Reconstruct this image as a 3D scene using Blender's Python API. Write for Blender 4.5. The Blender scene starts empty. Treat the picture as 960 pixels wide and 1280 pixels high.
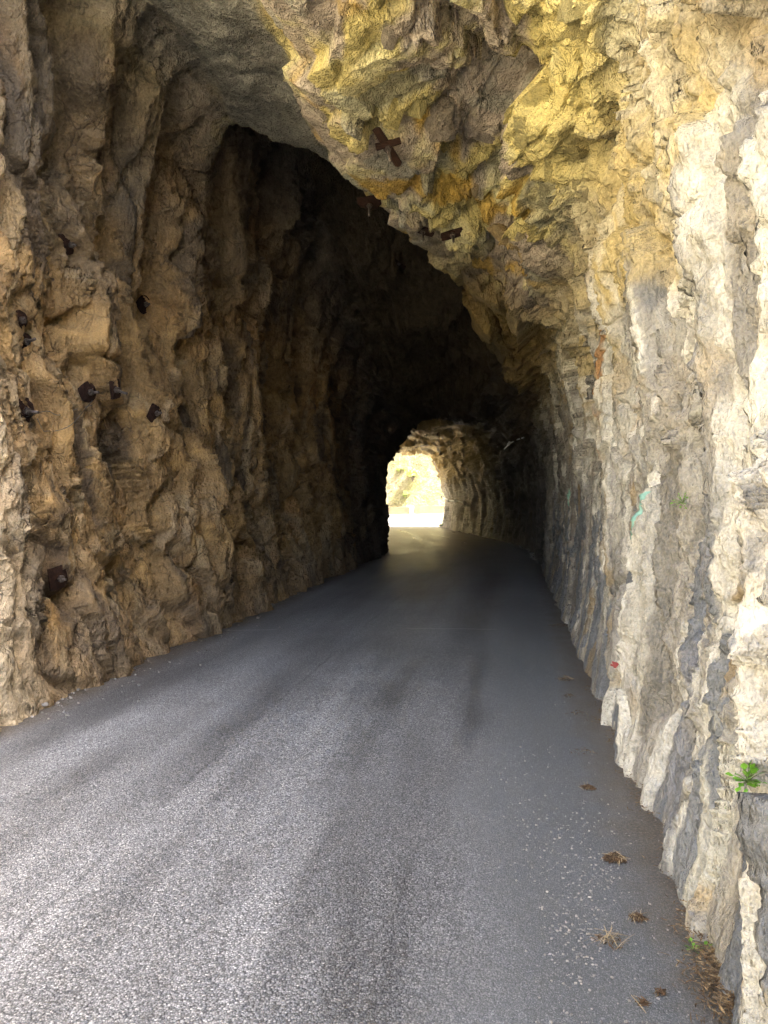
import bpy, bmesh, math, random
import numpy as np
from concurrent.futures import ThreadPoolExecutor
from mathutils import Vector, Matrix

R = math.radians
sc = bpy.context.scene
col = sc.collection
random.seed(7)

# ------------------------------------------------------------------ camera, sky, sun, exposure
EYE = 1.6
cam_d = bpy.data.cameras.new('camera')
cam_d.sensor_fit = 'HORIZONTAL'; cam_d.sensor_width = 36.0; cam_d.lens = 36.0
cam_d.clip_start = 0.05; cam_d.clip_end = 2000
cam = bpy.data.objects.new('camera', cam_d); col.objects.link(cam)
PITCH = math.atan(22 / 960)
cam.location = (0, 0, EYE); cam.rotation_euler = (math.pi / 2 - PITCH, 0, 0)
sc.camera = cam

SUN_EL, SUN_AZ = 60.0, 100.0          # azimuth measured clockwise from +Y (the way the camera looks)
w = bpy.data.worlds.new('World'); sc.world = w; w.use_nodes = True
nt = w.node_tree; nt.nodes.clear()
sky = nt.nodes.new('ShaderNodeTexSky'); sky.sky_type = 'NISHITA'; sky.sun_disc = False
sky.sun_elevation = R(SUN_EL); sky.sun_rotation = R(SUN_AZ)
sky.air_density = 0.7; sky.dust_density = 6.0; sky.ozone_density = 0.3
bg = nt.nodes.new('ShaderNodeBackground'); bg.inputs['Strength'].default_value = 0.15
wo = nt.nodes.new('ShaderNodeOutputWorld')
nt.links.new(sky.outputs[0], bg.inputs[0]); nt.links.new(bg.outputs[0], wo.inputs[0])

sl = bpy.data.lights.new('sun', 'SUN'); sl.energy = 4.5; sl.angle = R(0.5); sl.color = (1.0, 0.95, 0.82)
sun = bpy.data.objects.new('sun', sl); col.objects.link(sun)
sv = Vector((math.sin(R(SUN_AZ)) * math.cos(R(SUN_EL)), math.cos(R(SUN_AZ)) * math.cos(R(SUN_EL)), math.sin(R(SUN_EL))))
sun.rotation_euler = sv.to_track_quat('Z', 'Y').to_euler(); sun.location = sv * 60

sc.view_settings.view_transform = 'Standard'; sc.view_settings.look = 'None'
sc.view_settings.gamma = 1.0; sc.view_settings.use_curve_mapping = False
sc.view_settings.exposure = 4.0
sc.render.engine = 'CYCLES'
sc.cycles.use_denoising = True; sc.cycles.use_adaptive_sampling = True; sc.cycles.adaptive_threshold = 0.03
sc.cycles.max_bounces = 8; sc.cycles.diffuse_bounces = 4; sc.cycles.glossy_bounces = 2
sc.cycles.sample_clamp_indirect = 6.0

# ------------------------------------------------------------------ helpers
def tag(o, label=None, cat=None, group=None, kind=None):
    if label: o['label'] = label
    if cat: o['category'] = cat
    if group: o['group'] = group
    if kind: o['kind'] = kind
    return o

def link(name, me, mat=None, parent=None):
    o = bpy.data.objects.new(name, me); col.objects.link(o)
    if mat and not me.materials: me.materials.append(mat)
    if parent: o.parent = parent
    return o

def empty(name, loc=(0, 0, 0)):
    o = bpy.data.objects.new(name, None); col.objects.link(o); o.location = loc
    o.empty_display_size = 0.1
    return o

def mesh_np(name, v, f, smooth=True, attrs=None):
    me = bpy.data.meshes.new(name)
    v = np.ascontiguousarray(v, np.float32); f = np.ascontiguousarray(f, np.int32)
    nv, nf, k = len(v), len(f), f.shape[1]
    me.vertices.add(nv); me.vertices.foreach_set('co', v.ravel())
    me.loops.add(nf * k); me.loops.foreach_set('vertex_index', f.ravel())
    me.polygons.add(nf)
    me.polygons.foreach_set('loop_start', np.arange(nf, dtype=np.int32) * k)
    me.polygons.foreach_set('loop_total', np.full(nf, k, np.int32))
    me.update(calc_edges=True)
    if smooth: me.polygons.foreach_set('use_smooth', np.ones(nf, bool))
    for an, arr in (attrs or {}).items():
        if arr.ndim == 2:
            a = me.attributes.new(an, 'FLOAT_COLOR', 'POINT')
            c4 = np.ones((nv, 4), np.float32); c4[:, :3] = arr
            a.data.foreach_set('color', c4.ravel())
        else:
            a = me.attributes.new(an, 'FLOAT', 'POINT')
            a.data.foreach_set('value', np.ascontiguousarray(arr, np.float32))
    me.update()
    return me

def mesh_py(name, v, f, smooth=False):
    me = bpy.data.meshes.new(name); me.from_pydata(v, [], f); me.update()
    if smooth: me.polygons.foreach_set('use_smooth', np.ones(len(me.polygons), bool))
    return me

# ------------------------------------------------------------------ numpy noise
rng = np.random.default_rng(11)
PERM = rng.permutation(256).astype(np.int32); PERM = np.concatenate([PERM, PERM, PERM])
GR = rng.normal(size=(256, 3)).astype(np.float32); GR /= np.linalg.norm(GR, axis=1, keepdims=True)
RV = rng.random((256, 8)).astype(np.float32)
POOL = ThreadPoolExecutor(4)

def par(fn, *arrs):
    n = len(arrs[0]); step = 60000
    sl_ = [slice(i, min(n, i + step)) for i in range(0, n, step)]
    res = list(POOL.map(lambda s: fn(*[a[s] for a in arrs]), sl_))
    if isinstance(res[0], tuple):
        return tuple(np.concatenate([r[i] for r in res]) for i in range(len(res[0])))
    return np.concatenate(res)

def _perlin(x, y, z):
    xi = np.floor(x); yi = np.floor(y); zi = np.floor(z)
    fx, fy, fz = x - xi, y - yi, z - zi
    X = xi.astype(np.int32) & 255; Y = yi.astype(np.int32) & 255; Z = zi.astype(np.int32) & 255
    u = fx * fx * fx * (fx * (fx * 6 - 15) + 10); v = fy * fy * fy * (fy * (fy * 6 - 15) + 10); ww = fz * fz * fz * (fz * (fz * 6 - 15) + 10)
    def c(dx, dy, dz):
        h = PERM[PERM[PERM[X + dx] + Y + dy] + Z + dz]; g = GR[h]
        return g[:, 0] * (fx - dx) + g[:, 1] * (fy - dy) + g[:, 2] * (fz - dz)
    x00 = c(0, 0, 0); x00 += u * (c(1, 0, 0) - x00)
    x10 = c(0, 1, 0); x10 += u * (c(1, 1, 0) - x10)
    x01 = c(0, 0, 1); x01 += u * (c(1, 0, 1) - x01)
    x11 = c(0, 1, 1); x11 += u * (c(1, 1, 1) - x11)
    x00 += v * (x10 - x00); x01 += v * (x11 - x01)
    return x00 + ww * (x01 - x00)

def perlin(x, y, z):
    f = lambda a: np.ascontiguousarray(np.broadcast_to(np.asarray(a, np.float32), np.shape(x)))
    return par(_perlin, f(x), f(y), f(z))

def fbm(x, y, z, o=4, g=0.5):
    s = 0; a = 1.0; k = 1.0
    for i in range(o):
        s = s + a * perlin(x * k + 17.3 * i, y * k + 5.1 * i, z * k + 9.7 * i); a *= g; k *= 2.03
    return s

def _facet(x, y, z):
    xi = np.floor(x); yi = np.floor(y); zi = np.floor(z)
    fx, fy, fz = x - xi, y - yi, z - zi
    X = xi.astype(np.int32) & 255; Y = yi.astype(np.int32) & 255; Z = zi.astype(np.int32) & 255
    best = np.full(x.shape, 1e9, np.float32); sec = best.copy()
    bh = np.zeros(x.shape, np.int32); bx = np.zeros_like(best); by = np.zeros_like(best); bz = np.zeros_like(best)
    for dx in (-1, 0, 1):
        for dy in (-1, 0, 1):
            for dz in (-1, 0, 1):
                h = PERM[PERM[PERM[X + dx + 1] + Y + dy + 1] + Z + dz + 1]
                r = RV[h]
                ox = fx - dx - r[:, 0]; oy = fy - dy - r[:, 1]; oz = fz - dz - r[:, 2]
                d = ox * ox + oy * oy + oz * oz
                m = d < best
                sec = np.where(m, best, np.minimum(sec, d))
                best = np.where(m, d, best); bh = np.where(m, h, bh)
                bx = np.where(m, ox, bx); by = np.where(m, oy, by); bz = np.where(m, oz, bz)
    r = RV[bh]
    val = (r[:, 3] - 0.5) + (r[:, 4] - 0.5) * 1.5 * bx + (r[:, 5] - 0.5) * 1.5 * by + (r[:, 6] - 0.5) * 1.5 * bz
    return val.astype(np.float32), (np.sqrt(sec) - np.sqrt(best)).astype(np.float32), r[:, 7]

def facet(x, y, z):
    c = lambda a: np.ascontiguousarray(a, np.float32)
    return par(_facet, c(x), c(y), c(z))

def sstep(a, b, x):
    t = np.clip((x - a) / (b - a), 0, 1); return t * t * (3 - 2 * t)

def mixc(c0, c1, t):
    t = np.clip(t, 0, 1)[:, None]
    return c0 * (1 - t) + np.asarray(c1, np.float32) * t

# ------------------------------------------------------------------ node materials
class NT:
    def __init__(s, name):
        s.m = bpy.data.materials.new(name); s.m.use_nodes = True
        s.t = s.m.node_tree; s.b = s.t.nodes['Principled BSDF']
    def n(s, kind, **kw):
        nd = s.t.nodes.new('ShaderNode' + kind)
        for k, v in kw.items():
            if hasattr(nd, k) and k not in nd.inputs: setattr(nd, k, v)
            else: nd.inputs[k].default_value = v
        return nd
    def l(s, a, b): s.t.links.new(a, b)
    def mix(s, fac, a, b, blend='MIX'):
        nd = s.t.nodes.new('ShaderNodeMix'); nd.data_type = 'RGBA'; nd.blend_type = blend
        for sock, val in ((nd.inputs[0], fac), (nd.inputs[6], a), (nd.inputs[7], b)):
            if hasattr(val, 'is_output'): s.l(val, sock)
            elif isinstance(val, (int, float)): sock.default_value = val
            else: sock.default_value = (*val, 1) if len(val) == 3 else val
        return nd.outputs[2]
    def math(s, op, a, b=0.0, c=None):
        nd = s.t.nodes.new('ShaderNodeMath'); nd.operation = op
        for i, v in enumerate((a, b) if c is None else (a, b, c)):
            if hasattr(v, 'is_output'): s.l(v, nd.inputs[i])
            else: nd.inputs[i].default_value = v
        return nd.outputs[0]
    def ramp(s, fac, stops):
        nd = s.t.nodes.new('ShaderNodeValToRGB'); e = nd.color_ramp.elements
        while len(e) < len(stops): e.new(0.5)
        for el, (p, c) in zip(e, stops): el.position = p; el.color = (*c, 1) if not isinstance(c, (int, float)) else (c, c, c, 1)
        s.l(fac, nd.inputs[0]); return nd.outputs[0]
    def noise(s, vec, scale, detail=4, rough=0.55):
        nd = s.n('TexNoise', Scale=scale, Detail=detail, Roughness=rough)
        if vec is not None: s.l(vec, nd.inputs['Vector'])
        return nd.outputs[0]

def rock_material(name, stretch, grain=1.0, rough=0.78, spec=0.35, con=1.0, fract=0.6):
    k = NT(name)
    tc = k.n('TexCoord').outputs['Object']
    mp = k.n('Mapping'); k.l(tc, mp.inputs['Vector']); mp.inputs['Scale'].default_value = stretch
    at = k.n('Attribute', attribute_name='col').outputs['Color']
    n1 = k.noise(mp.outputs[0], 9, 5, 0.65); n2 = k.noise(tc, 60, 3, 0.7); n3 = k.noise(mp.outputs[0], 30, 3, 0.6)
    f1 = k.ramp(n1, [(0.25, 1 - 0.38 * con), (0.5, 0.99), (0.75, 1 + 0.28 * con)])
    c = k.mix(1.0, at, f1, 'MULTIPLY')
    f2 = k.ramp(n2, [(0.3, 1 - 0.28 * con), (0.5, 1.0), (0.72, 1 + 0.25 * con)])
    c = k.mix(0.9, c, f2, 'MULTIPLY')
    wv = k.n('TexNoise', Scale=3.0, Detail=3.0); k.l(tc, wv.inputs['Vector'])
    add = k.n('VectorMath', operation='MULTIPLY_ADD'); k.l(wv.outputs['Color'], add.inputs[0]); add.inputs[1].default_value = (0.35, 0.35, 0.35); k.l(mp.outputs[0], add.inputs[2])
    lines = None
    for sc_, wd_ in (((2.6, 0.030), (7.5, 0.045)) if fract > 0.3 else ((4.5, 0.04),)):
        ve = k.n('TexVoronoi', feature='DISTANCE_TO_EDGE', Scale=sc_); k.l(add.outputs[0], ve.inputs['Vector'])
        gate = k.ramp(k.noise(tc, sc_ * 0.7, 2, 0.5), [(0.46, 0.0), (0.60, 1.0)])
        ln = k.math('MULTIPLY', k.ramp(ve.outputs['Distance'], [(0.0, 1.0), (wd_, 0.0)]), gate)
        lines = ln if lines is None else k.math('MAXIMUM', lines, ln)
    c = k.mix(k.math('MULTIPLY', lines, fract), c, (0.05, 0.038, 0.025))
    k.l(c, k.b.inputs['Base Color'])
    k.b.inputs['Roughness'].default_value = rough
    k.b.inputs['Specular IOR Level'].default_value = spec
    vor = k.n('TexVoronoi', feature='F1', Scale=26.0); k.l(mp.outputs[0], vor.inputs['Vector'])
    h = k.math('ADD', k.math('MULTIPLY', n3, 0.045 * grain), k.math('MULTIPLY', n2, 0.020 * grain))
    h = k.math('ADD', h, k.math('MULTIPLY', vor.outputs['Distance'], 0.016 * grain))
    h = k.math('SUBTRACT', h, k.math('MULTIPLY', lines, 0.03 * fract))
    bp = k.n('Bump', Strength=1.0, Distance=1.0); k.l(h, bp.inputs['Height']); k.l(bp.outputs[0], k.b.inputs['Normal'])
    return k.m

def simple_mat(name, c0, c1, scale=20, rough=0.8, metal=0.0, bump=0.0):
    k = NT(name); tc = k.n('TexCoord').outputs['Object']
    n = k.noise(tc, scale, 5, 0.6)
    k.l(k.ramp(n, [(0.3, c0), (0.7, c1)]), k.b.inputs['Base Color'])
    k.b.inputs['Roughness'].default_value = rough; k.b.inputs['Metallic'].default_value = metal
    if bump:
        b = k.n('Bump', Strength=0.8, Distance=bump); k.l(n, b.inputs['Height']); k.l(b.outputs[0], k.b.inputs['Normal'])
    return k.m

MAT_LEFT = rock_material('brown limestone', (1, 1.05, 0.6), fract=0.5)
MAT_ROOF = rock_material('ochre limestone', (1, 1, 1), 0.75, con=0.9, fract=0.31)
MAT_RIGHT = rock_material('pale limestone', (1, 1.1, 0.5), 0.8, con=0.9, fract=0.22)
MAT_SHOT = rock_material('grey sprayed concrete', (1, 1, 1), 1.3, 0.9, 0.2, fract=0.0)

# ------------------------------------------------------------------ the tunnel surface
def K(y, pts):
    xs, vs = zip(*pts); return np.interp(y, xs, vs)

def ysamples():
    y = [-16.0]
    while y[-1] < 2.0: y.append(y[-1] + max(0.05, 0.06 * abs(y[-1] - 2.3)))
    y[-1] = 2.0
    while y[-1] < 38.6: y.append(y[-1] + max(0.013, 0.0038 * y[-1] - 0.006))
    return np.array(y)
Y = ysamples(); NY = len(Y)

def smooth1(a, sig):
    r = int(3 * sig); k = np.exp(-0.5 * (np.arange(-r, r + 1) / sig) ** 2); k /= k.sum()
    return np.convolve(np.pad(a, r, mode='edge'), k, 'valid')

def key(pts, sm=0.35):
    """a value along the tunnel, keyed at depths and eased"""
    yy = np.arange(-20, 50, 0.05); v = smooth1(K(yy, pts), sm / 0.05); return np.interp(Y, yy, v)

XL = key([(2.0, -30), (3.6, -9), (4.4, -3.3), (4.9, -2.8), (5.35, -2.70), (7.4, -2.31), (12.6, -1.39), (17, -0.62), (20.5, 0.0), (23, 0.08), (27, -0.2), (30, -0.7), (33, -1.6), (35, -3.0), (37.5, -6.5), (40, -10)], 0.2)  # unseen left side opened wide at the far mouth to admit light
XR = key([(-16, 6), (-12, 2), (-8, 0.6), (-4, 0.4), (0, 0.70), (3.12, 1.28), (8, 2.06), (20, 4.05), (22, 4.27), (25, 4.3), (27.5, 4.15), (31, 3.6), (34, 3.25), (38.4, 2.88), (43, 2.6)], 0.5)
ZR = key([(2.0, 26), (3.4, 12), (4.1, 5.6), (4.5, 4.85), (5, 4.75), (6.5, 4.62), (8, 4.62), (10.5, 4.40), (13, 4.18), (18, 3.95), (22, 4.15), (27, 4.2), (31, 4.3), (36, 3.8), (43, 3.4)], 0.25)
XLIP = key([(2, -1.5), (5, -0.85), (7.5, -0.45), (8.6, -0.25), (9.4, 0.3), (10.5, 0.85), (14, 1.9), (18, 2.9), (21, 2.4), (24, 2.3), (43, -0.3)], 0.3)
ZM = key([(2.0, 27), (3.4, 13), (4.1, 7.0), (4.6, 5.85), (6, 5.6), (8.4, 5.45), (8.8, 5.42), (9.1, 7.4), (12, 6.8), (15, 5.4), (18, 4.6), (21, 4.0), (24, 4.25), (27, 4.3), (31, 4.35), (36, 3.9), (43, 3.5)], 0.12)
ZT = key([(2.0, 28), (3.4, 14), (4.1, 7.6), (4.6, 6.3), (6, 6.0), (8.4, 5.85), (8.8, 5.8), (9.1, 7.6), (12, 6.9), (15, 5.2), (18, 4.2), (21, 3.4), (24, 3.0), (27, 2.75), (30, 2.8), (35, 2.7), (43, 2.7)], 0.12)
ZLT = key([(2.0, 27), (3.4, 12.5), (4.1, 6.0), (4.5, 5.4), (5, 5.25), (6.5, 5.3), (8.4, 5.3), (8.8, 5.35), (9.3, 6.6), (12, 6.3), (15, 5.2), (18, 4.5), (21, 4.0), (24, 4.2), (27, 4.25), (31, 4.3), (36, 3.85), (43, 3.45)], 0.15)
ZC = key([(-16, 2.0), (0.3, 2.2), (1.3, 4.8), (2.0, 6.5), (3.4, 6.5), (4.1, 4.7), (4.5, 4.2), (6, 4.0), (8, 4.0), (12, 3.7), (18, 3.1), (22, 2.7), (27, 2.5), (43, 2.4)], 0.25)  # unseen wall top near the camera: low behind for sun bounce, taller to shade

CP = [  # (name, x, z)
    (XL + 0.06, 0 * Y - 0.4), (XL + 0.0, 0 * Y + 0.1), (XL - 0.12, 0 * Y + 1.3), (XL - 0.18, np.minimum(0 * Y + 2.9, ZT * 0.6)),
    (XL - 0.05, ZT * 0.82), (XL + 0.35, ZT),
    ((XL + XLIP) * 0.5, ZM), (XLIP - 0.22, ZLT), (XLIP + 0.02, ZR + 0.10), (XLIP + 0.35, ZR),
    (np.maximum(XR - 0.75, XLIP + 0.45), ZR + 0.06), (XR - 0.12, np.maximum(ZC, 0)), (XR + 0.10, ZC * 0.6), (XR + 0.10, 0 * Y + 1.2), (XR - 0.02, 0 * Y + 0.15), (XR - 0.10, 0 * Y - 0.4)]
CNT = [24, 60, 95, 100, 50, 60, 60, 40, 24, 120, 130, 190, 150, 140, 40]
BND = np.cumsum([0] + CNT)              # control point index in t
NTT = BND[-1] + 1
gx = np.zeros((NY, NTT)); gz = np.zeros((NY, NTT))
tt = np.arange(NTT)
for j in range(NY):
    gx[j] = np.interp(tt, BND, [c[0][j] for c in CP]); gz[j] = np.interp(tt, BND, [c[1][j] for c in CP])
kk = np.exp(-0.5 * (np.arange(-36, 37) / 14.0) ** 2); kk /= kk.sum()
def smt(g):
    p = np.pad(g, ((0, 0), (36, 36)), mode='edge'); o = np.zeros_like(g)
    for i, wv in enumerate(kk): o += wv * p[:, i:i + g.shape[1]]
    o[:, :3] = g[:, :3]; o[:, -3:] = g[:, -3:]; return o
gx = smt(gx); gz = smt(gz)
gy = np.repeat(Y[:, None], NTT, 1)
P = np.stack([gx, gy, gz], -1)
dt = np.gradient(P, axis=1); dy = np.gradient(P, Y, axis=0)
NRM = np.cross(dt, dy); NRM /= np.linalg.norm(NRM, axis=-1, keepdims=True) + 1e-9
mid = P[:, NTT // 4]                    # make sure the normals look into the tunnel
if NRM[NY // 2, 100, 0] < 0: NRM = -NRM

TL, TS, TE = BND[5], BND[7], BND[11]    # left wall | recess | roof | right wall
p = P.reshape(-1, 3).astype(np.float32); n = NRM.reshape(-1, 3).astype(np.float32)
x, y, z = p[:, 0], p[:, 1], p[:, 2]
t = np.tile(tt, NY).astype(np.float32)
wl = 1 - sstep(TL - 35, TL + 25, t)
wr = sstep(TE - 60, TE + 30, t)
ws = sstep(TL - 20, TL + 25, t) * (1 - sstep(TS - 12, TS + 8, t)) * (1 - sstep(8.6, 9.0, y))
wf = np.clip(1 - wl - wr - ws, 0, 1)

w1 = fbm(x * 0.8, y * 0.8, z * 0.8, 3); w2 = fbm(x * 0.8 + 31, y * 0.8 + 7, z * 0.8 + 3, 3); w3 = fbm(x * 3.1 + 9, y * 3.1, z * 3.1 + 40, 2)
def bill(a, b, c): return np.abs(perlin(a, b, c)) - 0.22

al = y + 0.24 * (z - 2) + 0.35 * w1 + 0.06 * w3     # along the left wall, folds leaning
zl = z + 0.5 * w2 + 0.05 * w3
dL = (0.70 * bill(al * 0.5, zl * 0.12, 0.3 + 0 * x) + 0.46 * bill(al * 1.4 + 4, zl * 0.26, 3.3 + 0 * x) + 0.17 * bill(al * 3.4, zl * 0.75, 7.7 + 0 * x)
      + 0.06 * bill(al * 8, zl * 2.2, x * 2))
for yc, wd, dep, zlo in ((7.9, 0.16, 0.34, 2.6), (8.75, 0.2, 0.45, 3.2), (10.4, 0.22, 0.4, 0.6), (12.6, 0.3, 0.5, 0.3), (14.3, 0.3, 0.45, 0.2)):   # deep upright clefts
    dL -= dep * np.exp(-((al - 0.35 * w1 - yc) / wd) ** 2) * sstep(zlo - 0.6, zlo + 0.6, z)
f1, e1, r1 = facet(x * 1.3 + 0.2 * w2, al * 1.6, zl * 0.55)
f2, e2, r2 = facet(x * 4 + 0.3 * w1, al * 4.6, zl * 1.5)
dL += 0.17 * f1 + 0.08 * f2

ar = y - 0.05 * (z - 2) + 0.22 * w2 + 0.02 * w3      # along the right wall, ribs nearly upright
zr = z + 0.6 * w1 + 0.05 * w3
up = sstep(1.2, 3.2, z + 0.8 * w1)
dR = (0.24 * bill(ar * 0.75 + 3, zr * 0.13, 0.3 + 0 * x) + 0.07 * bill(ar * 2.1, zr * 0.34 + 8, 5.1 + 0 * x) + 0.04 * bill(ar * 5.2, zr * 0.9, 2.2 + 0 * x))
g1, h1, q1 = facet(x * 1.5, ar * 2.0 + 40, zr * 0.62 + 0.3 * w2)
g2, h2, q2 = facet(x * 4.5, ar * 5.2 + 40, zr * 1.7)
fl = fbm(ar * 1.1 + 60, zr * 0.38, x * 0.7, 4, 0.55) * 7.0; fi = np.floor(fl); fr = fl - fi
dR += 0.03 * (fi + sstep(0.80, 1.0, fr))             # thin sheets flaking off one another
dR += (0.17 + 0.11 * up) * g1 + (0.042 + 0.06 * up) * g2

g3, h3, q3 = facet(x * 12, ar * 14 + 40, zr * 6)
dR += (0.013 + 0.018 * up) * g3
g4, h4, q4 = facet(x * 30, ar * 34, zr * 20); dR += 0.008 * g4
dR *= 1 - 0.6 * sstep(3.8, 7, y) * (1 - 0.5 * up) * (1 - sstep(10, 16, y))
ck = np.abs(perlin(ar * 1.9 + 11, zr * 0.55, x + 3)); dR -= 0.10 * np.exp(-(ck / 0.035) ** 2)      # upright cracks
ck = np.abs(perlin(ar * 1.3 + 71, zr * 2.3, x + 8)); dR -= 0.05 * up * np.exp(-(ck / 0.03) ** 2)
ck = np.abs(perlin(al * 1.6 + 31, zl * 0.5, x + 5)); dL -= 0.22 * np.exp(-(ck / 0.05) ** 2)
ck = np.abs(perlin(al * 3.6 + 7, zl * 0.9, x + 2)); dL -= 0.08 * np.exp(-(ck / 0.05) ** 2)
f3, e3, r3 = facet(x * 9, al * 12, zl * 5); dL += 0.032 * f3
# roof: broken slabs, beds dipping along the lip
cx = x * 0.8 - y * 0.35 + 0.25 * w1; cy = y * 0.75 + x * 0.25 + 0.25 * w2; cz = z * 1.3 + 0.2 * w1
s1, k1, o1 = facet(cx * 0.95, cy * 0.75, cz)
s2, k2, o2 = facet(cx * 2.3 + 9, cy * 1.7, cz * 2.0)
s3, k3, o3 = facet(cx * 6.5, cy * 5.2 + 3, cz * 5)
s4, k4, o4 = facet(cx * 15, cy * 13 + 3, cz * 12)
dF = 0.46 * s1 + 0.19 * s2 + 0.055 * s3 + 0.018 * s4
ck = np.abs(perlin(cx * 1.1 + 21, cy * 0.8, cz + 4)); dF -= 0.14 * np.exp(-(ck / 0.03) ** 2)
ck = np.abs(perlin(cx * 2.6 + 2, cy * 2.0, cz * 2 + 4)); dF -= 0.06 * np.exp(-(ck / 0.035) ** 2)
dS = 0.16 * fbm(x * 1.6, y * 1.6, z * 1.6, 2) + 0.045 * fbm(x * 6, y * 6, z * 6, 3) + 0.015 * perlin(x * 26, y * 26, z * 26)
fine = fbm(x * 9, y * 9, z * 9, 4, 0.6)
lipw = sstep(BND[6] + 30, BND[7], t) * (1 - sstep(BND[9] - 5, BND[9] + 45, t)) * (1 - sstep(18, 21, y))
dF = dF * (1 - lipw) + lipw * (0.26 * s1 + 0.07 * s2 + 0.03 * s3)
D = wl * dL + wr * dR + wf * dF + ws * dS + 0.030 * fine * (1 - 0.6 * ws - 0.5 * wf)
D *= 1 - 0.2 * sstep(20, 26, y)
D *= 0.45 + 0.55 * sstep(-0.1, 0.9, z)                # keep the foot of the walls near the kerb line
D += 0.02 * (1 - sstep(0, 0.25, z))
pd = p + n * D[:, None]

# ---- mineral colours (linear), by bed and stain; some light and shade mixed in
def CC(*c): return np.tile(np.array(c, np.float32), (len(p), 1))
m1 = fbm(x * 0.9 + 50, y * 0.9, z * 0.9, 4); m2 = fbm(x * 2.2, y * 2.2 + 50, z * 2.2, 4); m3 = fbm(x * 1.3, y * 3.6 + 0.8 * w1, z * 0.35 + 70, 4)
cl = CC(0.245, 0.18, 0.095)
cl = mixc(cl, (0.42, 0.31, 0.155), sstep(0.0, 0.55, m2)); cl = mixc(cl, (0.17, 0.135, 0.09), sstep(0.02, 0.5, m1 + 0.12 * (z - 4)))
cl = mixc(cl, (0.31, 0.185, 0.07), sstep(0.2, 0.5, m3) * 0.55)
cl = mixc(cl, (0.46, 0.40, 0.31), sstep(0.2, 0.6, fbm(x * 3, y * 5 + 9, z * 1.2, 3)) * 0.7)
cl *= np.array([1.22, 1.03, 0.76], np.float32)
cl = mixc(cl, (0.075, 0.055, 0.035), sstep(0.08, 0.34, fbm(x * 2, al * 2.6, zl * 0.5 + 21, 5, 0.6)) * 0.75)
cl = mixc(cl, (0.40, 0.29, 0.15), sstep(0.16, 0.34, fbm(x * 2, al * 3.4, zl * 0.8 + 61, 5, 0.6)) * 0.7)
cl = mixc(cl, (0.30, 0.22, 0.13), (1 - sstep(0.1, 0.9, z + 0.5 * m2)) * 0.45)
cl = mixc(cl, (0.50, 0.40, 0.25), (1 - sstep(5.2, 5.9, y + 0.5 * m1 - 0.12 * (2.5 - z))) * 0.85)  # near spur lightened: daylight on its edge put into the colour
cf = CC(0.66, 0.55, 0.21)
cf = mixc(cf, (0.45, 0.375, 0.30), np.maximum(sstep(0.62, 0.70, o1 + 0.15 * m1), sstep(0.10, 0.17, fbm(cx * 0.9 + 80, cy * 0.9, cz, 4))) * 0.9); cf = mixc(cf, (0.78, 0.70, 0.36), sstep(0.05, 0.5, m2))
cf = mixc(cf, (0.62, 0.40, 0.07), sstep(0.22, 0.42, fbm(x * 1.4 + 5, y * 1.2, z * 1.2, 4)) * 0.9)
cf = mixc(cf, (0.34, 0.34, 0.26), sstep(0.68, 0.82, o2 + 0.3 * m2) * 0.6)
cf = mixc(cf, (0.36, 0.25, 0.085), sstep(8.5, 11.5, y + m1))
cr = CC(0.63, 0.605, 0.50)
cr = mixc(cr, (0.82, 0.78, 0.69), sstep(0.0, 0.4, m3)); cr = mixc(cr, (0.55, 0.43, 0.26), sstep(0.05, 0.5, m2) * 0.8)
sheet = RV[fi.astype(np.int32) & 255]
cr *= (0.78 + 0.40 * sheet[:, 3])[:, None]; cr = mixc(cr, (0.56, 0.48, 0.34), sstep(0.7, 0.8, sheet[:, 4]) * 0.55)
cr = mixc(cr, (0.33, 0.31, 0.27), sstep(0.68, 0.72, sheet[:, 5]) * 0.7)
m4 = fbm(x * 1.2, y * 3.2 + 0.5 * w2 + 20, z * 0.42, 4)
low = 1 - sstep(0.3, 2.4, z)
cr = mixc(cr, (0.22, 0.22, 0.215), sstep(0.17, 0.23, m4 + 0.10 * low - 0.08 * up + 0.05 * fine) * 0.9)
cr = mixc(cr, (0.40, 0.37, 0.31), sstep(0.6, 0.8, q1 + 0.3 * m1) * 0.55)
cr = mixc(cr, (0.62, 0.46, 0.16), sstep(2.2, 3.6, z + 0.9 * m1 + 0.05 * (y - 4)) * sstep(-0.2, 0.35, m1 + m2) * 0.9)
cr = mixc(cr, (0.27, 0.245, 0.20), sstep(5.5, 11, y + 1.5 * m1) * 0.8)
cr = mixc(cr, (0.42, 0.19, 0.045), sstep(0.5, 0.9, 1 - np.abs((y - 7.0 + 0.1 * (z - 2)) / 0.35 + 0.8 * m2)) * sstep(1.6, 2.4, z) * 0.85)
cr = mixc(cr, (0.23, 0.235, 0.25), sstep(0.2, 0.5, 1 - np.abs((y - 3.5 - 0.03 * z + 0.05 * w3) / 0.13)) * (1 - sstep(1.35, 1.6, z + 0.15 * m2)) * 0.95)
stk = fbm(x * 0.8 + 12, ar * 3.6, zr * 0.5 + 33, 5, 0.6)
cr = mixc(cr, (0.19, 0.175, 0.145), sstep(0.22, 0.33, stk) * 0.75)
cr = mixc(cr, (0.76, 0.73, 0.63), sstep(0.14, 0.3, -stk) * 0.7)
cr = mixc(cr, (0.16, 0.175, 0.195), sstep(0.12, 0.2, fbm(x + 3, ar * 2.6, zr * 0.5 + 90, 4, 0.6) - 0.12 * (z - 1.5)) * (1 - sstep(1.2, 2.0, z)) * 0.85)
cr = mixc(cr, (0.38, 0.27, 0.12), sstep(0.28, 0.42, fbm(x + 8, ar * 1.8, zr * 0.6 + 51, 4, 0.6)) * 0.6)
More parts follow.
